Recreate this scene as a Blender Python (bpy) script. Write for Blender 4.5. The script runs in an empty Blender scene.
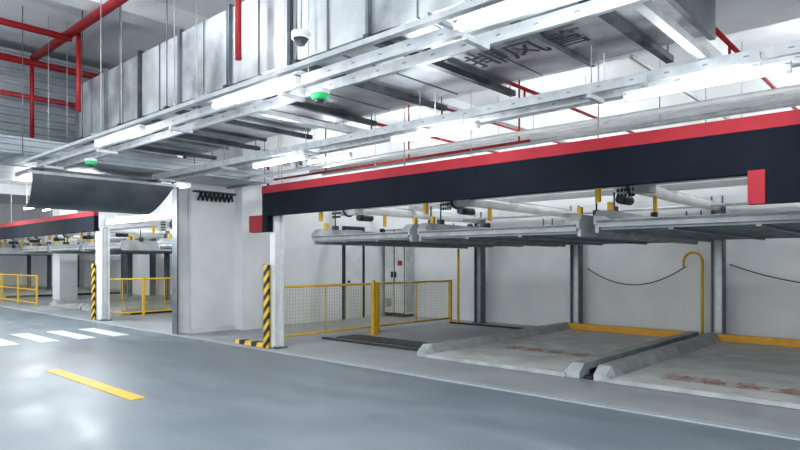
import bpy, bmesh, math, random
from mathutils import Vector, Matrix
random.seed(4)

# ------------------------------------------------------------------ materials
def mat(name, c1, c2=None, scale=4.0, rough=0.5, metal=0.0, bump=0.0, detail=6, rough2=None, stretch=(1,1,1), emit=0.0, lo=0.35, hi=0.65, spec=None):
    m = bpy.data.materials.new(name); m.use_nodes = True
    nt = m.node_tree; b = nt.nodes['Principled BSDF']
    b.inputs['Roughness'].default_value = rough
    b.inputs['Metallic'].default_value = metal
    if spec is not None: b.inputs['Specular IOR Level'].default_value = spec
    b.inputs['Base Color'].default_value = (*c1, 1)
    if c2 is not None:
        mp = nt.nodes.new('ShaderNodeMapping')
        geo = nt.nodes.new('ShaderNodeNewGeometry')
        mp.inputs['Scale'].default_value = stretch
        nt.links.new(geo.outputs['Position'], mp.inputs['Vector'])
        n = nt.nodes.new('ShaderNodeTexNoise'); n.inputs['Scale'].default_value = scale; n.inputs['Detail'].default_value = detail
        nt.links.new(mp.outputs[0], n.inputs['Vector'])
        r = nt.nodes.new('ShaderNodeValToRGB')
        r.color_ramp.elements[0].position = lo; r.color_ramp.elements[1].position = hi
        r.color_ramp.elements[0].color = (*c1, 1); r.color_ramp.elements[1].color = (*c2, 1)
        nt.links.new(n.outputs['Fac'], r.inputs[0]); nt.links.new(r.outputs[0], b.inputs['Base Color'])
        if rough2 is not None:
            mr = nt.nodes.new('ShaderNodeMapRange')
            mr.inputs['From Min'].default_value = 0.3; mr.inputs['From Max'].default_value = 0.7
            mr.inputs['To Min'].default_value = rough; mr.inputs['To Max'].default_value = rough2
            nt.links.new(n.outputs['Fac'], mr.inputs['Value']); nt.links.new(mr.outputs[0], b.inputs['Roughness'])
        if bump:
            bp = nt.nodes.new('ShaderNodeBump'); bp.inputs['Strength'].default_value = bump; bp.inputs['Distance'].default_value = 0.02
            nt.links.new(n.outputs['Fac'], bp.inputs['Height']); nt.links.new(bp.outputs[0], b.inputs['Normal'])
    if emit:
        b.inputs['Emission Color'].default_value = (*c1, 1); b.inputs['Emission Strength'].default_value = emit
    return m

M = {}
M['wall'] = mat('white_plaster', (.79,.80,.805), (.86,.865,.865), 1.2, .75)
M['wall_lo'] = mat('white_plaster_scuffed', (.70,.71,.72), (.84,.85,.85), 1.6, .7)
M['ceil'] = mat('ceiling_paint', (.74,.75,.76), (.82,.83,.84), .8, .8)
M['road'] = mat('epoxy_road', (.185,.22,.25), (.235,.27,.30), 1.5, .36, rough2=.5, bump=.02, stretch=(.7,1.6,1), detail=6)
M['bay'] = mat('bay_concrete', (.33,.355,.37), (.42,.44,.455), 1.3, .38, rough2=.55, detail=8)
M['line'] = mat('road_line_grey', (.42,.445,.47), (.48,.505,.525), 6, .5)
M['white_paint'] = mat('white_road_paint', (.66,.67,.68), (.78,.79,.80), 9, .5)
M['yellow_paint'] = mat('yellow_road_paint', (.78,.48,.02), (.86,.56,.05), 9, .5)
M['galv'] = mat('galvanised_duct', (.32,.34,.36), (.62,.64,.66), 2.6, .32, metal=.6, rough2=.5, detail=10)
M['galv2'] = mat('galvanised_duct_light', (.48,.50,.52), (.74,.76,.78), 1.9, .34, metal=.55, rough2=.5, detail=10)
M['galv_lo'] = mat('galvanised_dull', (.16,.18,.20), (.26,.28,.30), 3, .38, metal=.6)
M['cowl'] = mat('cowl_blue_grey', (.085,.10,.12), (.14,.16,.18), 2, .42, metal=.3)
M['corr'] = mat('corrugated_steel', (.38,.42,.46), (.56,.59,.62), 1.3, .4, metal=.5)
M['strut'] = mat('zinc_strut', (.48,.50,.52), (.62,.64,.65), 6, .4, metal=.5)
M['slot'] = mat('strut_slot', (.22,.235,.25), (.28,.29,.30), 6, .6)
M['dark'] = mat('dark_steel', (.035,.04,.045), (.07,.075,.085), 8, .5, metal=.3)
M['mid'] = mat('mid_grey_steel', (.045,.052,.06), (.085,.095,.105), 8, .5, metal=.3)
M['post'] = mat('post_blue_grey', (.11,.13,.15), (.18,.20,.22), 5, .45, metal=.2)
M['black'] = mat('fascia_black', (.009,.012,.020), (.012,.015,.024), 2, .75, spec=.12)
M['red'] = mat('fascia_red', (.29,.030,.040), (.35,.040,.052), 2, .7, spec=.15)
M['redpipe'] = mat('sprinkler_red', (.36,.016,.02), (.46,.03,.035), 6, .4)
M['white_steel'] = mat('white_painted_steel', (.68,.69,.69), (.80,.81,.80), 3, .4)
M['pallet'] = mat('pallet_rail_grey', (.34,.36,.365), (.50,.52,.52), 3.5, .5)
M['deck'] = mat('pallet_deck', (.60,.59,.555), (.76,.755,.735), 2.4, .55, detail=12, bump=.04)
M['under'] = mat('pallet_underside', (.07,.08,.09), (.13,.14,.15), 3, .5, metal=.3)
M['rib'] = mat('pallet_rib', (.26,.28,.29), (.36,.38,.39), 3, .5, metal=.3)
M['yellow'] = mat('safety_yellow', (.74,.45,.04), (.82,.51,.06), 5, .45)
M['orange'] = mat('bar_orange', (.70,.36,.03), (.78,.43,.05), 5, .5)
M['mesh'] = mat('mesh_wire', (.50,.42,.20), (.60,.52,.28), 5, .5)
M['led'] = mat('led_tube', (.93,.97,1.0), emit=16)
M['lamp_body'] = mat('lamp_body', (.75,.76,.77), (.8,.81,.82), 3, .4)
M['green'] = mat('green_indicator', (.03,.42,.14), emit=.3)
M['redtext'] = mat('faded_red_paint', (.50,.20,.15), (.70,.52,.47), 12, .6)
M['ink'] = mat('marker_ink', (.02,.024,.03), (.05,.055,.065), 12, .8)
M['rubber_and_gap_shade'] = mat('rubber_and_gap_shade', (.02,.02,.022), (.04,.04,.045), 9, .7)  # black of the rubber parts, also used as painted shade in pallet gaps

def stripes():
    m = bpy.data.materials.new('hazard_stripes'); m.use_nodes = True; nt = m.node_tree; b = nt.nodes['Principled BSDF']
    g = nt.nodes.new('ShaderNodeNewGeometry'); s = nt.nodes.new('ShaderNodeSeparateXYZ'); nt.links.new(g.outputs['Position'], s.inputs[0])
    def mth(op, a, bb):
        n = nt.nodes.new('ShaderNodeMath'); n.operation = op
        for i, v in enumerate((a, bb)):
            if v is None: continue
            if isinstance(v, (int, float)): n.inputs[i].default_value = v
            else: nt.links.new(v, n.inputs[i])
        return n.outputs[0]
    h = mth('ADD', s.outputs['X'], s.outputs['Y']); z = mth('SUBTRACT', s.outputs['Z'], h); z = mth('ADD', z, 100.0)
    f = mth('FRACT', mth('MULTIPLY', z, 4.5), None); gt = mth('GREATER_THAN', f, .5)
    mx = nt.nodes.new('ShaderNodeMix'); mx.data_type = 'RGBA'
    mx.inputs['A'].default_value = (.82,.52,.02,1); mx.inputs['B'].default_value = (.02,.02,.022,1)
    nt.links.new(gt, mx.inputs['Factor']); nt.links.new(mx.outputs['Result'], b.inputs['Base Color']); b.inputs['Roughness'].default_value = .5
    return m
M['stripes'] = stripes()

# ------------------------------------------------------------------ builder
class B:
    def __init__(s, name): s.name = name; s.bm = bmesh.new(); s.mats = []
    def mi(s, k):
        if k not in s.mats: s.mats.append(k)
        return s.mats.index(k)
    def face(s, vs, k, smooth=False):
        try:
            f = s.bm.faces.new(vs); f.material_index = s.mi(k); f.smooth = smooth
        except ValueError: pass
    def box(s, x0, x1, y0, y1, z0, z1, k):
        v = [s.bm.verts.new((x, y, z)) for x in (x0, x1) for y in (y0, y1) for z in (z0, z1)]
        for q in ((0,1,3,2),(4,6,7,5),(0,4,5,1),(2,3,7,6),(0,2,6,4),(1,5,7,3)): s.face([v[i] for i in q], k)
    def cyl(s, a, b, r, k, n=12, r2=None):
        a = Vector(a); b = Vector(b); d = b - a; r2 = r if r2 is None else r2
        q = d.to_track_quat('Z', 'Y')
        A = []; C = []
        for i in range(n):
            t = 2*math.pi*i/n; o = Vector((math.cos(t), math.sin(t), 0))
            A.append(s.bm.verts.new(a + q @ (o*r))); C.append(s.bm.verts.new(b + q @ (o*r2)))
        for i in range(n):
            j = (i+1) % n; s.face([A[i], A[j], C[j], C[i]], k, True)
        s.face(A[::-1], k); s.face(C, k)
    def tube(s, pts, r, k, n=8):
        for i in range(len(pts)-1): s.cyl(pts[i], pts[i+1], r, k, n)
    def loft(s, rings, k, closed=True, caps=True, smooth=False):
        R = [[s.bm.verts.new(p) for p in ring] for ring in rings]
        m = len(R[0])
        for a, b in zip(R[:-1], R[1:]):
            for i in range(m if closed else m-1):
                j = (i+1) % m; s.face([a[i], a[j], b[j], b[i]], k, smooth)
        if caps: s.face(R[0][::-1], k); s.face(R[-1], k)
    def done(s, parent=None, bevel=0, origin=None):
        bmesh.ops.recalc_face_normals(s.bm, faces=s.bm.faces)
        vs = [v.co for v in s.bm.verts]
        mn = Vector([min(v[i] for v in vs) for i in range(3)]); mx = Vector([max(v[i] for v in vs) for i in range(3)])
        o = Vector(((mn.x+mx.x)/2, (mn.y+mx.y)/2, mn.z)) if origin is None else Vector(origin)
        for v in s.bm.verts: v.co -= o
        me = bpy.data.meshes.new(s.name); s.bm.to_mesh(me); s.bm.free()
        for k in s.mats: me.materials.append(M[k])
        ob = bpy.data.objects.new(s.name, me); bpy.context.collection.objects.link(ob); ob.location = o
        if bevel:
            bv = ob.modifiers.new('bevel', 'BEVEL'); bv.width = bevel; bv.segments = 2; bv.limit_method = 'ANGLE'
        if parent: ob.parent = parent; 
        return ob

def slab(name, x0, x1, y0, y1, z0, z1, k):
    b = B(name); b.box(x0, x1, y0, y1, z0, z1, k); return b.done()

# ------------------------------------------------------------------ room shell
CE0 = 5.6          # ceiling underside
CE = CE0 - .004    # hanger ends
slab('floor', -48, 9, -9, 13.6, -.3, 0, 'road')
slab('ceiling', -48, 9, -4, 13.6, CE0, CE0+.25, 'ceil')
slab('wall_back', -48, 9, 13.4, 13.6, 0, CE0, 'wall')
slab('wall_right', 8.8, 9, -4, 13.4, 0, CE0, 'wall')
slab('wall_left', -48, -47.8, -9, 13.4, 0, CE0, 'wall')
b = B('wall_side')
b.box(-12.75, -12.5, 6.83, 13.4, 0, CE0, 'wall')
b.box(-12.5, -12.2, 7.95, 8.5, 0, CE0, 'wall')
b.done()
slab('baseboard_side', -12.5, -12.47, 6.83, 7.95, 0, .12, 'wall_lo')
slab('bay_floor', -47.8, 8.8, 6.55, 13.4, 0, .012, 'bay')
slab('trim_1', -47.8, 8.8, 6.42, 6.55, 0, .014, 'line')
b = B('trim_2')
b.box(-12.15, 8.8, 9.2, 9.7, 4.9, CE0, 'ceil')
for x in (-9.2, -3.2, 2.8): b.box(x-.2, x+.2, -4, 13.4, 5.3, CE0, 'ceil')
for x in (-18, -24, -30, -36): b.box(x-.2, x+.2, -4, 13.4, 5.1, CE0, 'ceil')
b.done()

for i, y in enumerate((3.55, 4.25, 4.95, 5.65)):
    slab('crosswalk_stripe', -15.3, -13.3, y-.17, y+.17, .0, .008, 'white_paint')
slab('yellow_lane_dash', -9.85, -7.0, 3.07, 3.25, 0, .008, 'yellow_paint')
slab('yellow_lane_dash', -18.5, -15.7, 3.07, 3.25, 0, .008, 'yellow_paint')

# ------------------------------------------------------------------ fascia
def fascia(x0, x1, dropL=True):
    b = B('fascia_beam'); y0, y1 = 6.5, 6.62
    b.box(x0, x1, y0, y1, 2.44, 2.85, 'black')
    b.box(x0, x1, y0-.01, y1, 2.85, 2.985, 'red')
    b.box(x0, x1, y1, y1+.14, 2.52, 2.90, 'white_steel')
    if dropL:
        b.box(x0-.42, x0, y0, y1, 2.15, 2.46, 'red')
        b.box(x0, x0+.16, y0, y1, 2.15, 2.44, 'black')
    return b
b = fascia(-9.33, 8.0)
b.box(-1.43, -1.285, 6.49, 6.62, 2.15, 2.47, 'red')
b.box(-1.285, 2.4, 6.5, 6.62, 2.15, 2.44, 'black')
for x in (-9, -6, -3, 0, 3, 6): b.cyl((x, 6.69, 2.9), (x, 6.69, CE), .01, 'strut', 6)
b.done()
b = fascia(-46, -17.05, False)
for x in range(-45, -17, 4): b.cyl((x, 6.69, 2.9), (x, 6.69, CE), .012, 'strut', 6)
b.done()

def column(x, guard=True, top=2.515, w=.15):
    b = B('steel_column')
    b.box(x, x+w, 6.64, 6.67, .012, top, 'white_steel'); b.box(x, x+w, 6.82, 6.85, .012, top, 'white_steel')
    b.box(x+w/2-.015, x+w/2+.015, 6.67, 6.82, .012, top, 'white_steel')
    b.box(x-.05, x+w+.05, 6.6, 6.9, .012, .035, 'post')
    for dx in (-.03, w+.01): b.cyl((x+dx, 6.63, .03), (x+dx, 6.63, .06), .015, 'dark', 6)
    b.done()
    if guard:
        g = B('striped_column_guard')
        g.box(x-.09, x+.05, 6.56, 6.60, .014, 1.55, 'stripes'); g.box(x-.09, x-.05, 6.6, 6.8, .014, 1.55, 'stripes')
        g.done(bevel=.006)
column(-9.29)
column(-17.3, w=.4)
for x in (-31.2, -38): column(x, False, w=.3)
b = B('wall_end_column')
b.box(-12.72, -12.5, 6.5, 6.53, 0, 3.24, 'post'); b.box(-12.72, -12.5, 6.79, 6.825, 0, 3.24, 'white_steel'); b.box(-12.63, -12.59, 6.53, 6.79, 0, 3.24, 'white_steel')
b.done()

# ------------------------------------------------------------------ pallets
def pallet(name, x0, x1, y0, y1, z, upper=False):
    b = B(name); w = x1-x0
    H = .19
    prof = [(0,0),(0,H),(.17,H),(.25,.05),(w-.25,.05),(w-.17,H),(w,H),(w,0)]
    ch = .10 if upper else .16
    r0 = [(x0+px, y0, z+min(pz, .10 if upper else .08)) for px, pz in prof]
    b.loft([r0, [(x0+px, y0+ch, z+pz) for px, pz in prof], [(x0+px, y1, z+pz) for px, pz in prof]], 'pallet')
    b.box(x0+.26, x1-.26, y0+.02, y1-.05, z+.05, z+.058, 'deck')
    for i in range(1, 4):
        y = y0+(y1-y0)*i/4
        b.box(x0+.27, x1-.27, y-.008, y+.008, z+.058, z+.060, 'pallet')
    if not upper:
        b.box(x0+.2, x1-.2, y0-.03, y0, z, z+.06, 'pallet')
        b.box(x0+.18, x1-.18, y1-.20, y1-.08, z+.058, z+.19, 'orange')
        b.box(x0-.012, x0, y0+.3, y1, z, z+.09, 'rubber_and_gap_shade'); b.box(x1, x1+.012, y0+.3, y1, z, z+.09, 'rubber_and_gap_shade')
    else:
        n = 12
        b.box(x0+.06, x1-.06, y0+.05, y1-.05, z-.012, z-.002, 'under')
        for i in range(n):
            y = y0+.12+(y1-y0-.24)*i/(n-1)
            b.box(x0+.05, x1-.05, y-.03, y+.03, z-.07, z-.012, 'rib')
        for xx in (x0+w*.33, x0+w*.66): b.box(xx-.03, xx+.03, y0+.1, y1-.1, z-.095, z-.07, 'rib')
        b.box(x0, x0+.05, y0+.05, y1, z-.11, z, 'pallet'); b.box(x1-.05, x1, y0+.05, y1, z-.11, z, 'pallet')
        b.box(x0+.05, x1-.05, y0, y0+.05, z-.04, z, 'pallet')
        b.box(x0+.05, x1-.05, y0-.02, y0, z+.02, z+.05, 'post')
        for x in (x0-.02, x1-.06):
            for y in (8.25, 12.25):
                b.box(x, x+.08, y, y+.12, z+.15, z+.28, 'mid')
        # latch hooks and guide rollers on the rails
        for x in (x0+.08, x1-.16):
            b.box(x, x+.06, 7.95, 8.02, z+H, z+H+.12, 'yellow')
            b.cyl((x, 9.6, z+H+.04), (x+.08, 9.6, z+H+.04), .05, 'dark', 10)
    return b
BX = [(-9.38,-6.78), (-6.62,-3.72), (-3.52,-.62), (-.42,2.48), (2.68,5.58)]
for i, (a, c) in enumerate(BX):
    if i > 0:
        pallet('lower_parking_pallet', a, c, 7.7, 12.95, .02).done()
    b = pallet('upper_parking_pallet', a, c, 7.7, 12.9, 2.06 if i < 2 else 2.10, True)
    for x in (a+.03, c-.03):
        for y in (8.3, 12.3):
            b.cyl((x, y, 2.25), (x, y, 2.58), .013, 'dark', 6)
    b.done()
b = B('gap_shade_strip')  # dark strips that paint the shade in the gaps between pallets
for x in (-3.62, -.52, 2.58): b.box(x-.06, x+.06, 7.75, 12.9, .012, .06, 'rubber_and_gap_shade')
b.done()
LB = [(-15.9,-13.1), (-21.2,-18.2), (-24.3,-21.4), (-27.4,-24.5), (-33.6,-30.7), (-36.7,-33.8)]
for i, (a, c) in enumerate(LB):
    if i not in (0, 3): pallet('lower_parking_pallet', a, c, 7.7, 12.95, .02).done()
    b = pallet('upper_parking_pallet', a, c, 7.7, 12.9, 2.06, True)
    for x in (a+.03, c-.03):
        for y in (8.3, 12.3): b.cyl((x, y, 2.25), (x, y, 2.58), .013, 'dark', 6)
    b.done()

# lift frame -------------------------------------------------
def frame(xs, xa, xb):
    b = B('parking_lift_frame')
    for x in xs:
        b.box(x-.11, x-.085, 13.0, 13.2, .012, 2.9, 'post'); b.box(x+.085, x+.11, 13.0, 13.2, .012, 2.9, 'post')
        b.box(x-.085, x+.085, 13.08, 13.11, .012, 2.9, 'strut')
        b.box(x-.16, x+.16, 12.97, 13.23, .012, .03, 'post')
        b.cyl((x, 6.76, 2.68), (x, 13.1, 2.68), .085, 'white_steel', 14)
        b.box(x-.13, x-.09, 6.76, 13.1, 2.78, 2.82, 'white_steel')
        b.cyl((x-.02, 8.3, 2.66), (x+.22, 8.3, 2.66), .13, 'pallet', 14)
        b.cyl((x+.14, 8.3, 2.66), (x+.17, 8.3, 2.66), .16, 'dark', 16)
        b.box(x+.22, x+.44, 8.2, 8.42, 2.54, 2.76, 'pallet')
        for k in range(5):
            for q in range(4): b.cyl((x+.13+k*.05, 7.9, 2.46+q*.07), (x+.13+k*.05, 7.9, 2.50+q*.07), .018, 'dark', 6)
        b.box(x-.12, x-.06, 7.75, 7.81, 2.40, 2.6, 'yellow')
        b.box(x+.05, x+.10, 9.4, 9.46, 2.36, 2.6, 'yellow')
        b.cyl((x-.3, 9.0, 2.55), (x-.3, 9.4, 2.55), .07, 'mid', 10)
    b.cyl((xa, 8.3, 2.66), (xb, 8.3, 2.66), .03, 'strut', 8)
    b.cyl((xa, 12.3, 2.66), (xb, 12.3, 2.66), .03, 'strut', 8)
    b.box(xa, xb, 13.02, 13.18, 2.72, 2.9, 'white_steel')
    b.box(xa, xb, 10.4, 10.5, 2.78, 2.88, 'white_steel')
    b.box(xa, xb, 6.77, 6.87, 2.6, 2.76, 'white_steel')
    return b.done()
frame([-9.1, -6.4, -3.4, -.3, 2.8, 5.8], -9.2, 5.9)
frame([-16.2, -21.3-.05, -24.4, -27.5], -27.6, -12.9)
frame([-30.6, -33.7, -36.8], -37, -30.5)
# additional mid-row guide posts of the far lift bays
b = B('lift_guide_post')
for x in (-16.3, -18.05, -21.3, -24.4, -27.5, -33.7, -36.8):
    b.box(x-.06, x-.04, 10.6, 10.76, .012, 2.75, 'post'); b.box(x+.04, x+.06, 10.6, 10.76, .012, 2.75, 'post'); b.box(x-.04, x+.04, 10.67, 10.69, .012, 2.75, 'post')
b.done()

b = B('floor_track')
for y in (8.2, 12.5): b.box(-9.6, -6.75, y-.05, y+.05, .012, .05, 'dark')
b.box(-9.55, -6.72, 8.5, 9.1, .012, .03, 'dark')
b.done()
b = B('wheel_stop'); b.loft([[(x, 6.58, .014), (x, 6.61, .09), (x, 6.69, .09), (x, 6.72, .014)] for x in (-10.35, -9.45)], 'yellow')
b.box(-10.2, -10.05, 6.575, 6.725, .015, .095, 'dark'); b.box(-9.8, -9.65, 6.575, 6.725, .015, .095, 'dark'); b.done()

# ------------------------------------------------------------------ fences
def fence(x, ys, h=1.1):
    b = B('mesh_fence'); r = .025
    y0, y1 = ys[0], ys[-1]
    for y in ys:
        b.box(x-.035, x+.035, y-.035, y+.035, .012, h+.03, 'yellow'); b.box(x-.07, x+.07, y-.07, y+.07, .012, .025, 'yellow')
    for z in (.12, h):
        b.cyl((x, y0, z), (x, y1, z), r, 'yellow', 8)
    for a, c in zip(ys[:-1], ys[1:]):
        m = (a+c)/2; b.cyl((x, m, .12), (x, m, h), .014, 'yellow', 6)
    n = int((y1-y0)/.07)
    for i in range(n):
        y = y0+.07*i; b.box(x-.0025, x+.0025, y-.0025, y+.0025, .12, h, 'mesh')
    for i in range(1, 14):
        z = .12+.07*i; b.box(x-.0025, x+.0025, y0, y1, z-.0025, z+.0025, 'mesh')
    return b.done()
fence(-9.8, [7.0, 9.85, 10.0, 12.75])
fence(-17.8, [6.95, 8.2, 9.5, 11.2, 12.9])
def fence_x(y, x0, x1, h=1.1):
    b = B('mesh_fence')
    n = max(1, int((x1-x0)/2)); 
    for i in range(n+1):
        x = x0+(x1-x0)*i/n; b.box(x-.03, x+.03, y-.03, y+.03, .012, h+.03, 'yellow')
    for z in (.12, .6, h): b.cyl((x0, y, z), (x1, y, z), .022, 'yellow', 8)
    k = int((x1-x0)/.12)
    for i in range(k): b.box(x0+.12*i-.003, x0+.12*i+.003, y-.003, y+.003, .12, h, 'mesh')
    b.done()
fence_x(7.3, -37, -24.3)
b = B('gate_post')
y = 9.35
b.box(-9.36, -9.28, y, y+.08, .012, 1.16, 'yellow'); b.box(-9.41, -9.23, y-.05, y+.13, .012, .03, 'yellow')
b.cyl((-9.32, y+.04, 1.16), (-9.32, y+.04, 1.2), .035, 'yellow', 8)
b.done()
b = B('yellow_pole'); b.cyl((-9.35, 12.5, .05), (-9.35, 12.5, 1.94), .03, 'yellow', 10); b.cyl((-9.35,12.5,.05), (-9.35,12.5,.07), .07, 'yellow', 10); b.done()
slab('square_pier', -28.6, -27.75, 9.2, 9.9, .012, CE, 'wall')

b = B('gooseneck_pipe')
pts = [(-3.72, 13.2, .012), (-3.72, 13.2, 1.62)]
for i in range(1, 9):
    t = math.pi*i/8; pts.append((-3.72-.18+.18*math.cos(t), 13.2, 1.62+.18*math.sin(t)))
pts.append((-4.08, 13.2, 1.5)); b.tube(pts, .026, 'yellow', 10)
b.cyl((-3.72, 13.2, .012), (-3.72, 13.2, .03), .08, 'yellow', 10); b.done()
def cable(p, q, sag, name='hanging_cable'):
    b = B(name); n = 16; pts = []
    for i in range(n+1):
        t = i/n; v = Vector(p).lerp(Vector(q), t); v.z -= sag*4*t*(1-t); pts.append(v)
    b.tube(pts, .010, 'rubber_and_gap_shade', 6)
    for e in (p, q): b.cyl(e, (e[0], 13.399, e[2]), .02, 'strut', 8)
    b.done()
cable((-6.25, 13.36, 1.45), (-4.1, 13.36, 1.5), .38)
cable((-3.25, 13.36, 1.55), (-.2, 13.36, 1.3), .25)

# doors & wall equipment
b = B('door_1')
b.box(-12.495, -12.45, 11.35, 11.43, .014, 2.6, 'dark'); b.box(-12.495, -12.45, 12.1, 12.18, .014, 2.6, 'dark'); b.box(-12.495, -12.45, 11.43, 12.1, 2.5, 2.6, 'dark')
b.box(-12.49, -12.465, 11.43, 12.1, .014, 2.5, 'white_steel'); b.cyl((-12.465, 11.55, 1.05), (-12.41, 11.55, 1.05), .03, 'dark', 8); b.done()
b = B('electrical_cabinet')
b.box(-12.42, -11.6, 12.95, 13.38, .10, 2.55, 'white_steel')
b.box(-12.40, -11.62, 12.97, 13.36, .012, .10, 'dark')
for x in (-12.42, -12.02, -11.62): b.box(x, x+.02, 12.935, 12.95, .1, 2.55, 'dark')
for z in (.1, 2.53): b.box(-12.42, -11.6, 12.935, 12.95, z, z+.02, 'dark')
b.box(-11.97, -11.93, 12.90, 12.95, 1.15, 1.32, 'dark'); b.box(-12.10, -12.06, 12.90, 12.95, 1.15, 1.32, 'dark')
b.box(-11.87, -11.70, 12.94, 12.95, 1.5, 1.64, 'redpipe')
for k in range(5): b.box(-12.35, -12.12, 12.94, 12.95, .3+k*.05, .32+k*.05, 'mid')
b.box(-11.60, -11.59, 13.0, 13.33, .15, 2.5, 'strut')
b.done()
b = B('wall_junction_box')
for y in (9.35, 9.75, 10.15, 10.4):
    b.box(-12.499, -12.42, y, y+.16, 4.05, 4.25, 'pallet'); b.box(-12.42, -12.41, y+.03, y+.13, 4.1, 4.2, 'dark')
b.box(-12.499, -12.45, 9.3, 10.6, 4.28, 4.31, 'strut')
b.done()
b = B('cable_bracket')
for i in range(8):
    y = 6.95+i*.11; b.cyl((-12.42, y, 2.98), (-12.42, y+.08, 3.16), .024, 'rubber_and_gap_shade', 8); b.cyl((-12.42, y+.08, 3.16), (-12.42, y+.11, 3.0), .024, 'rubber_and_gap_shade', 8)
b.box(-12.495, -12.38, 6.85, 7.9, 3.16, 3.2, 'dark')
b.done()

# ------------------------------------------------------------------ main air duct
b = B('rectangular_air_duct')
X0, X1, Y0, Y1, Z0, Z1 = -10.6, -1.55, 3.8, 5.85, 3.62, 4.5
x = X0; k = 0
while x < X1-.1:
    xe = min(x+1.13, X1)
    e = (k*7 % 3)*.004
    b.box(x, xe, Y0+e, Y1-e, Z0+e, Z1, 'galv2' if (k*5) % 3 == 1 else 'galv')
    b.box(x-.025, x+.025, Y0-.035, Y1+.035, Z0-.035, Z1+.035, 'mid' if k % 3 == 2 else 'galv_lo')
    for c in (.56,): b.box(x+c-.006, x+c+.006, Y0-.008, Y1+.005, Z0-.008, Z1+.01, 'galv_lo')
    x = xe; k += 1
b.box(X1-.05, X1, Y0-.035, Y1+.035, Z0-.035, Z1+.035, 'galv_lo')
duct = b.done()
b = B('duct_trapeze_hanger')
for x in (-10.2, -8.8, -7.4, -6.0, -4.75, -3.75, -2.0):
    b.box(x-.035, x+.035, Y0-.12, Y1+.22, Z0-.10, Z0-.04, 'mid')
    for y in (Y0-.09, Y1+.15): b.cyl((x, y, Z0-.12), (x, y, CE), .008, 'galv_lo', 6)
b.done()
b = B('rectangular_air_duct')
b.box(-1.0, 7.5, 3.2, 5.0, 4.1, 4.8, 'galv2')
x = -1.0
while x < 7.6:
    b.box(x-.03, x+.03, 3.16, 5.04, 4.06, 4.84, 'galv_lo'); b.cyl((x, 3.1, 4.0), (x, 3.1, CE), .01, 'galv_lo', 6); b.cyl((x, 5.1, 4.0), (x, 5.1, CE), .01, 'galv_lo', 6)
    b.box(x-.03, x+.03, 3.05, 5.15, 4.0, 4.06, 'strut'); x += 1.4
b.done()
b = B('round_white_pipe'); b.cyl((-1.2, 2.0, 4.95), (-1.2, 9.0, 4.95), .13, 'white_steel', 18)
for y in (2.5, 4.5, 6.5, 8.5): b.cyl((-1.2, y, 4.95), (-1.2, y+.06, 4.95), .15, 'strut', 18); b.cyl((-1.2, y+.03, 5.05), (-1.2, y+.03, CE), .012, 'strut', 6)
b.done()

# corrugated ducts
b = B('corrugated_air_duct')
def prof(z0, z1, p=.14, d=.035):
    pts = []; z = z0
    while z < z1-1e-4:
        pts += [(0, z), (0, z+p*.4), (d, z+p*.5), (d, z+p*.9)]; z += p
    return pts
P = prof(3.32, 5.3)
xf = -12.42
ring = [(xf+px, pz) for px, pz in P] + [(xf, 5.35), (-14.6, 5.35), (-14.6, 3.32)]
b.loft([[(x, y, z) for x, z in ring] for y in (-3.5, 6.45)], 'corr')
for y in (-3, -.5, 2.0, 4.5, 6.3): b.box(-14.7, -12.35, y, y+.05, 3.24, 3.31, 'galv_lo')
b.done()
b = B('corrugated_air_duct')
und = []
x = -12.1
while x < -10.9:
    und += [(x, 3.30), (x+.06, 3.30), (x+.08, 3.325), (x+.14, 3.325)]; x += .16
fc = [(-10.8+px, z) for px, z in prof(3.30, 3.55, .09, .025)]
ring = und + fc + [(-10.8, 3.575), (-12.1, 3.575)]
b.loft([[(x, y, z) for x, z in ring] for y in (1.2, 7.8)], 'corr')
for y in (1.5, 3.0, 5.9, 7.5):
    b.box(-12.15, -10.7, y, y+.04, 3.262, 3.298, 'galv_lo'); b.cyl((-10.71, y+.02, 3.27), (-10.71, y+.02, CE), .007, 'galv_lo', 6)
b.done()

# curved duct cowl
b = B('curved_duct_cowl')
n = 14
def cowl(y, s):
    o = []
    for i in range(n+1):
        t = math.pi/2*i/n
        o.append((-11.35-.45*(1-math.cos(t)), y + s*math.sin(t)*.35, 3.10-.56*math.sin(t)))
    inn = [(x-.03, yy, z+.015) for x, yy, z in reversed(o)]
    return o+inn
b.loft([cowl(3.35, 0), cowl(5.85, -1)], 'cowl')
b.box(-11.42, -11.3, 3.3, 5.87, 3.08, 3.13, 'strut')
b.box(-12.3, -11.4, 3.35, 5.6, 3.12, 3.19, 'galv_lo')
for y in (3.5, 5.4): b.cyl((-11.38, y, 3.12), (-11.38, y, 3.3), .01, 'galv_lo', 6)
b.done()

# ------------------------------------------------------------------ strut trays and LED lamps
def strut_tray(name, ys, z, x0, x1, rungs=1.4):
    b = B(name)
    for y in ys:
        b.box(x0, x1, y-.006, y, z, z+.09, 'strut'); b.box(x0, x1, y, y+.045, z, z+.006, 'strut'); b.box(x0, x1, y, y+.045, z+.084, z+.09, 'strut')
        b.box(x0, x1, y+.039, y+.045, z, z+.09, 'strut')
        x = x0+.1
        while x < x1: b.box(x, x+.04, y-.0070, y-.0055, z+.04, z+.052, 'slot'); x += .3
    x = x0+.3
    while x < x1:
        b.box(x, x+.045, ys[0], ys[-1], z-.04, z, 'strut')
        b.cyl((x+.02, ys[0]+.06, z), (x+.02, ys[0]+.06, CE), .006, 'strut', 6); b.cyl((x+.02, ys[-1]+.06, z), (x+.02, ys[-1]+.06, CE), .006, 'strut', 6)
        x += rungs
    b.done()
strut_tray('lighting_strut_tray', (3.38, 3.66), 3.17, -11.2, 5.5, 2.1)
strut_tray('lighting_strut_tray', (5.32, 5.60), 3.16, -11.2, 7.5, 2.1)
b = B('cross_strut')
for x in (-5.75, -1.5, 2.0): b.box(x-.035, x+.035, 3.2, 5.9, 3.265, 3.33, 'strut')
b.done()

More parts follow.
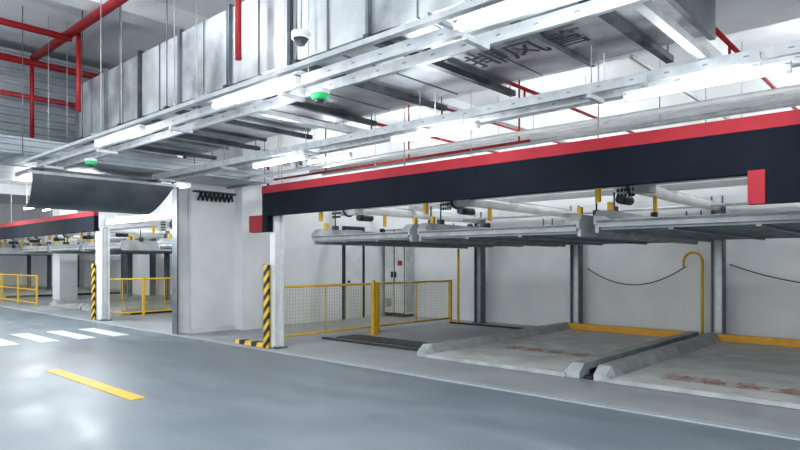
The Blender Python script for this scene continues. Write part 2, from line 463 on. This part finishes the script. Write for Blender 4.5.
def lamp(x0, x1, y, z, ztop, power=20, soft=.12):
    b = B('led_batten_or_fill_lamp')  # shared by the real battens and the added fill lamps
    b.box(x0, x1, y-.03, y+.03, z+.03, z+.06, 'lamp_body')
    b.box(x0, x0+.03, y-.03, y+.03, z-.02, z+.04, 'lamp_body'); b.box(x1-.03, x1, y-.03, y+.03, z-.02, z+.04, 'lamp_body')
    b.cyl((x0+.03, y, z+.005), (x1-.03, y, z+.005), .026, 'led', 12)
    for x in (x0+.2, x1-.2): b.cyl((x, y, z+.06), (x, y, ztop), .006, 'strut', 6)
    o = b.done()
    l = bpy.data.lights.new('lamp_light', 'POINT'); l.shadow_soft_size = soft; l.energy = power; l.color = (.92,.97,1)
    lo = bpy.data.objects.new('lamp_light', l); bpy.context.collection.objects.link(lo)
    lo.parent = o; lo.location = Vector(((x0+x1)/2, y, z-soft-.04)) - o.location
for x in (-8.1, -5.27, -2.35, .3): lamp(x, x+1.3, 3.12, 3.1, 3.19, 24)
b = B('lamp_carrier_strut'); b.box(-11.2, 5.5, 3.09, 3.15, 3.19, 3.23, 'strut')
for x in (-11, -8.2, -5.4, -2.6, .2, 3): b.box(x, x+.04, 3.09, 3.4, 3.23, 3.26, 'strut')
b.done()
for x in (-7.76, -4.92, -2.12, .7, 3.5): lamp(x, x+1.25, 5.26, 3.03, 3.2, 36)
lamp(-9.0, -7.8, 7.3, 3.47, CE, 30)
for x in (-30, -24, -18.5, -14.9): lamp(x, x+1.25, 5.26, 3.03, CE, 150, .3)
for x in (-30, -22, -16, -10, -4, 2): lamp(x, x+1.25, -1.5, 3.1, CE, 260, .5)  # added fill lamps behind the camera, for the floor and bay walls
for x in (-11.2, -7, -1.8, 3): lamp(x, x+1.25, 11.5, 5.0, CE, 80)  # added fill lamps high over the bays, to brighten their walls
for x in (-34, -27, -20, -15): lamp(x, x+1.25, 10.5, 4.2, CE, 100)  # added fill lamps that brighten the far-left bays
for x in (-8.5, -3.9): lamp(x, x+1.25, 2.0, 5.3, CE, 50)  # added fill lamps above the ducts, to light the ceiling

# ------------------------------------------------------------------ pipes
b = B('sprinkler_pipe')
b.cyl((-11.9, 3.55, 5.2), (8.5, 3.55, 5.2), .07, 'redpipe', 12)
b.cyl((-11.6, -3.5, 5.0), (-11.6, 6.3, 5.0), .06, 'redpipe', 12)
b.cyl((-10.2, -3.5, 5.1), (-10.2, 3.55, 5.1), .05, 'redpipe', 12)
b.cyl((-12.2, 3.1, 4.55), (-12.2, 6.3, 4.55), .04, 'redpipe', 12)
for x in (-8.6, -6.8, -5.1, -2.1, -.6, 1.2):
    b.cyl((x, 7.6, 4.4), (x, 13.3, 4.4), .03, 'redpipe', 10)
    for y in (8.6, 11.2): b.cyl((x, y, 4.4), (x, y, 4.15), .018, 'redpipe', 8); b.cyl((x, y, 4.15), (x, y, 4.12), .04, 'strut', 8)
    b.cyl((x, 7.6, 4.4), (x, 7.6, 5.4), .03, 'redpipe', 10)
b.cyl((-12, 7.6, 5.15), (8.5, 7.6, 5.15), .045, 'redpipe', 10)
for x, y, z0 in ((-10.1, 3.62, 3.95), (-11.9, 3.5, 3.7), (-5.6, 3.6, 3.75), (-11.6, 6.2, 3.6)):
    b.cyl((x, y, z0), (x, y, 5.2), .035, 'redpipe', 10)
b.cyl((-12.1, 8.6, 3.55), (-5.0, 8.6, 3.55), .025, 'redpipe', 8)
b.cyl((-12.1, 8.6, 3.0), (-12.1, 8.6, 4.2), .03, 'redpipe', 8)
for x in (-10, -7.6, -5.2): b.cyl((x, 8.6, 3.55), (x, 8.6, 5.2), .015, 'redpipe', 8)
b.done()
b = B('conduit_bundle')
for y, z, r, k in ((8.2, 3.95, .03, 'strut'), (8.35, 3.95, .03, 'white_steel'), (8.5, 3.95, .03, 'strut'), (9.9, 3.9, .05, 'white_steel'), (10.3, 3.9, .05, 'strut'), (11.2, 3.7, .06, 'white_steel'), (12.2, 3.4, .05, 'white_steel'), (7.2, 3.35, .035, 'white_steel')):
    b.cyl((-12.1, y, z), (8.7, y, z), r, k, 10)
for x in (-11, -8, -5.8, -2.8, .4, 3.6):
    b.box(x, x+.04, 7.1, 12.4, 4.0, 4.04, 'strut')
    for y in (8.1, 10.1, 12.3): b.cyl((x, y, 3.4), (x, y, CE), .008, 'strut', 6)
b.done()

def detector(x, y, z, top):
    b = B('smoke_detector')
    b.cyl((x, y, z+.05), (x, y, z+.09), .085, 'white_steel', 20); b.cyl((x, y, z), (x, y, z+.05), .065, 'green', 20, r2=.085)
    b.cyl((x, y, z-.02), (x, y, z), .03, 'mid', 14, r2=.05); b.cyl((x, y, z+.09), (x, y, top), .01, 'strut', 6); b.done()
detector(-4.15, 3.5, 3.04, 3.13)
detector(-9.3, 3.5, 3.02, 3.13)
b = B('security_camera'); x, y, z = -4.35, 3.45, 3.62
b.cyl((x, y, z), (x, y, z+.06), .09, 'white_steel', 18); b.cyl((x, y, z-.06), (x, y, z), .03, 'mid', 18, r2=.07); b.cyl((x, y, z+.06), (x, y, 5.12), .01, 'strut', 6); b.done()

def text(name, s, loc, rot, size, k):
    c = bpy.data.curves.new(name, 'FONT'); c.body = s; c.size = size; c.align_x = 'CENTER'; c.align_y = 'CENTER'; c.offset = .006
    c.materials.append(M[k]); o = bpy.data.objects.new(name, c); bpy.context.collection.objects.link(o); o.location = loc; o.rotation_euler = rot
    return o
text('duct_marking', '排风管', (-2.95, 5.0, 3.59), (math.pi, 0, 0), .42, 'ink')
text('pallet_marking', '注意安全', (-2.0, 8.3, .086), (0, 0, 0), .42, 'redtext')
text('pallet_marking', '注意安全', (-5.1, 9.3, .086), (0, 0, 0), .42, 'redtext')

# ------------------------------------------------------------------ world, camera
w = bpy.data.worlds.new('World'); bpy.context.scene.world = w; w.use_nodes = True
bg = w.node_tree.nodes['Background']; bg.inputs[0].default_value = (.91,.955,1,1); bg.inputs[1].default_value = 1.0
bpy.context.scene.view_settings.view_transform = 'Standard'
try: bpy.context.scene.view_settings.look = 'Medium High Contrast'
except Exception as e: print(e)
cd = bpy.data.cameras.new('camera'); cam = bpy.data.objects.new('camera', cd); bpy.context.collection.objects.link(cam)
cam.location = (0, 0, 1.6); cam.rotation_euler = (math.radians(90), 0, math.radians(42.3))
cd.sensor_width = 36; cd.lens = 27.225; cd.shift_y = 37/800; cd.clip_start = .05; cd.clip_end = 200
bpy.context.scene.camera = cam
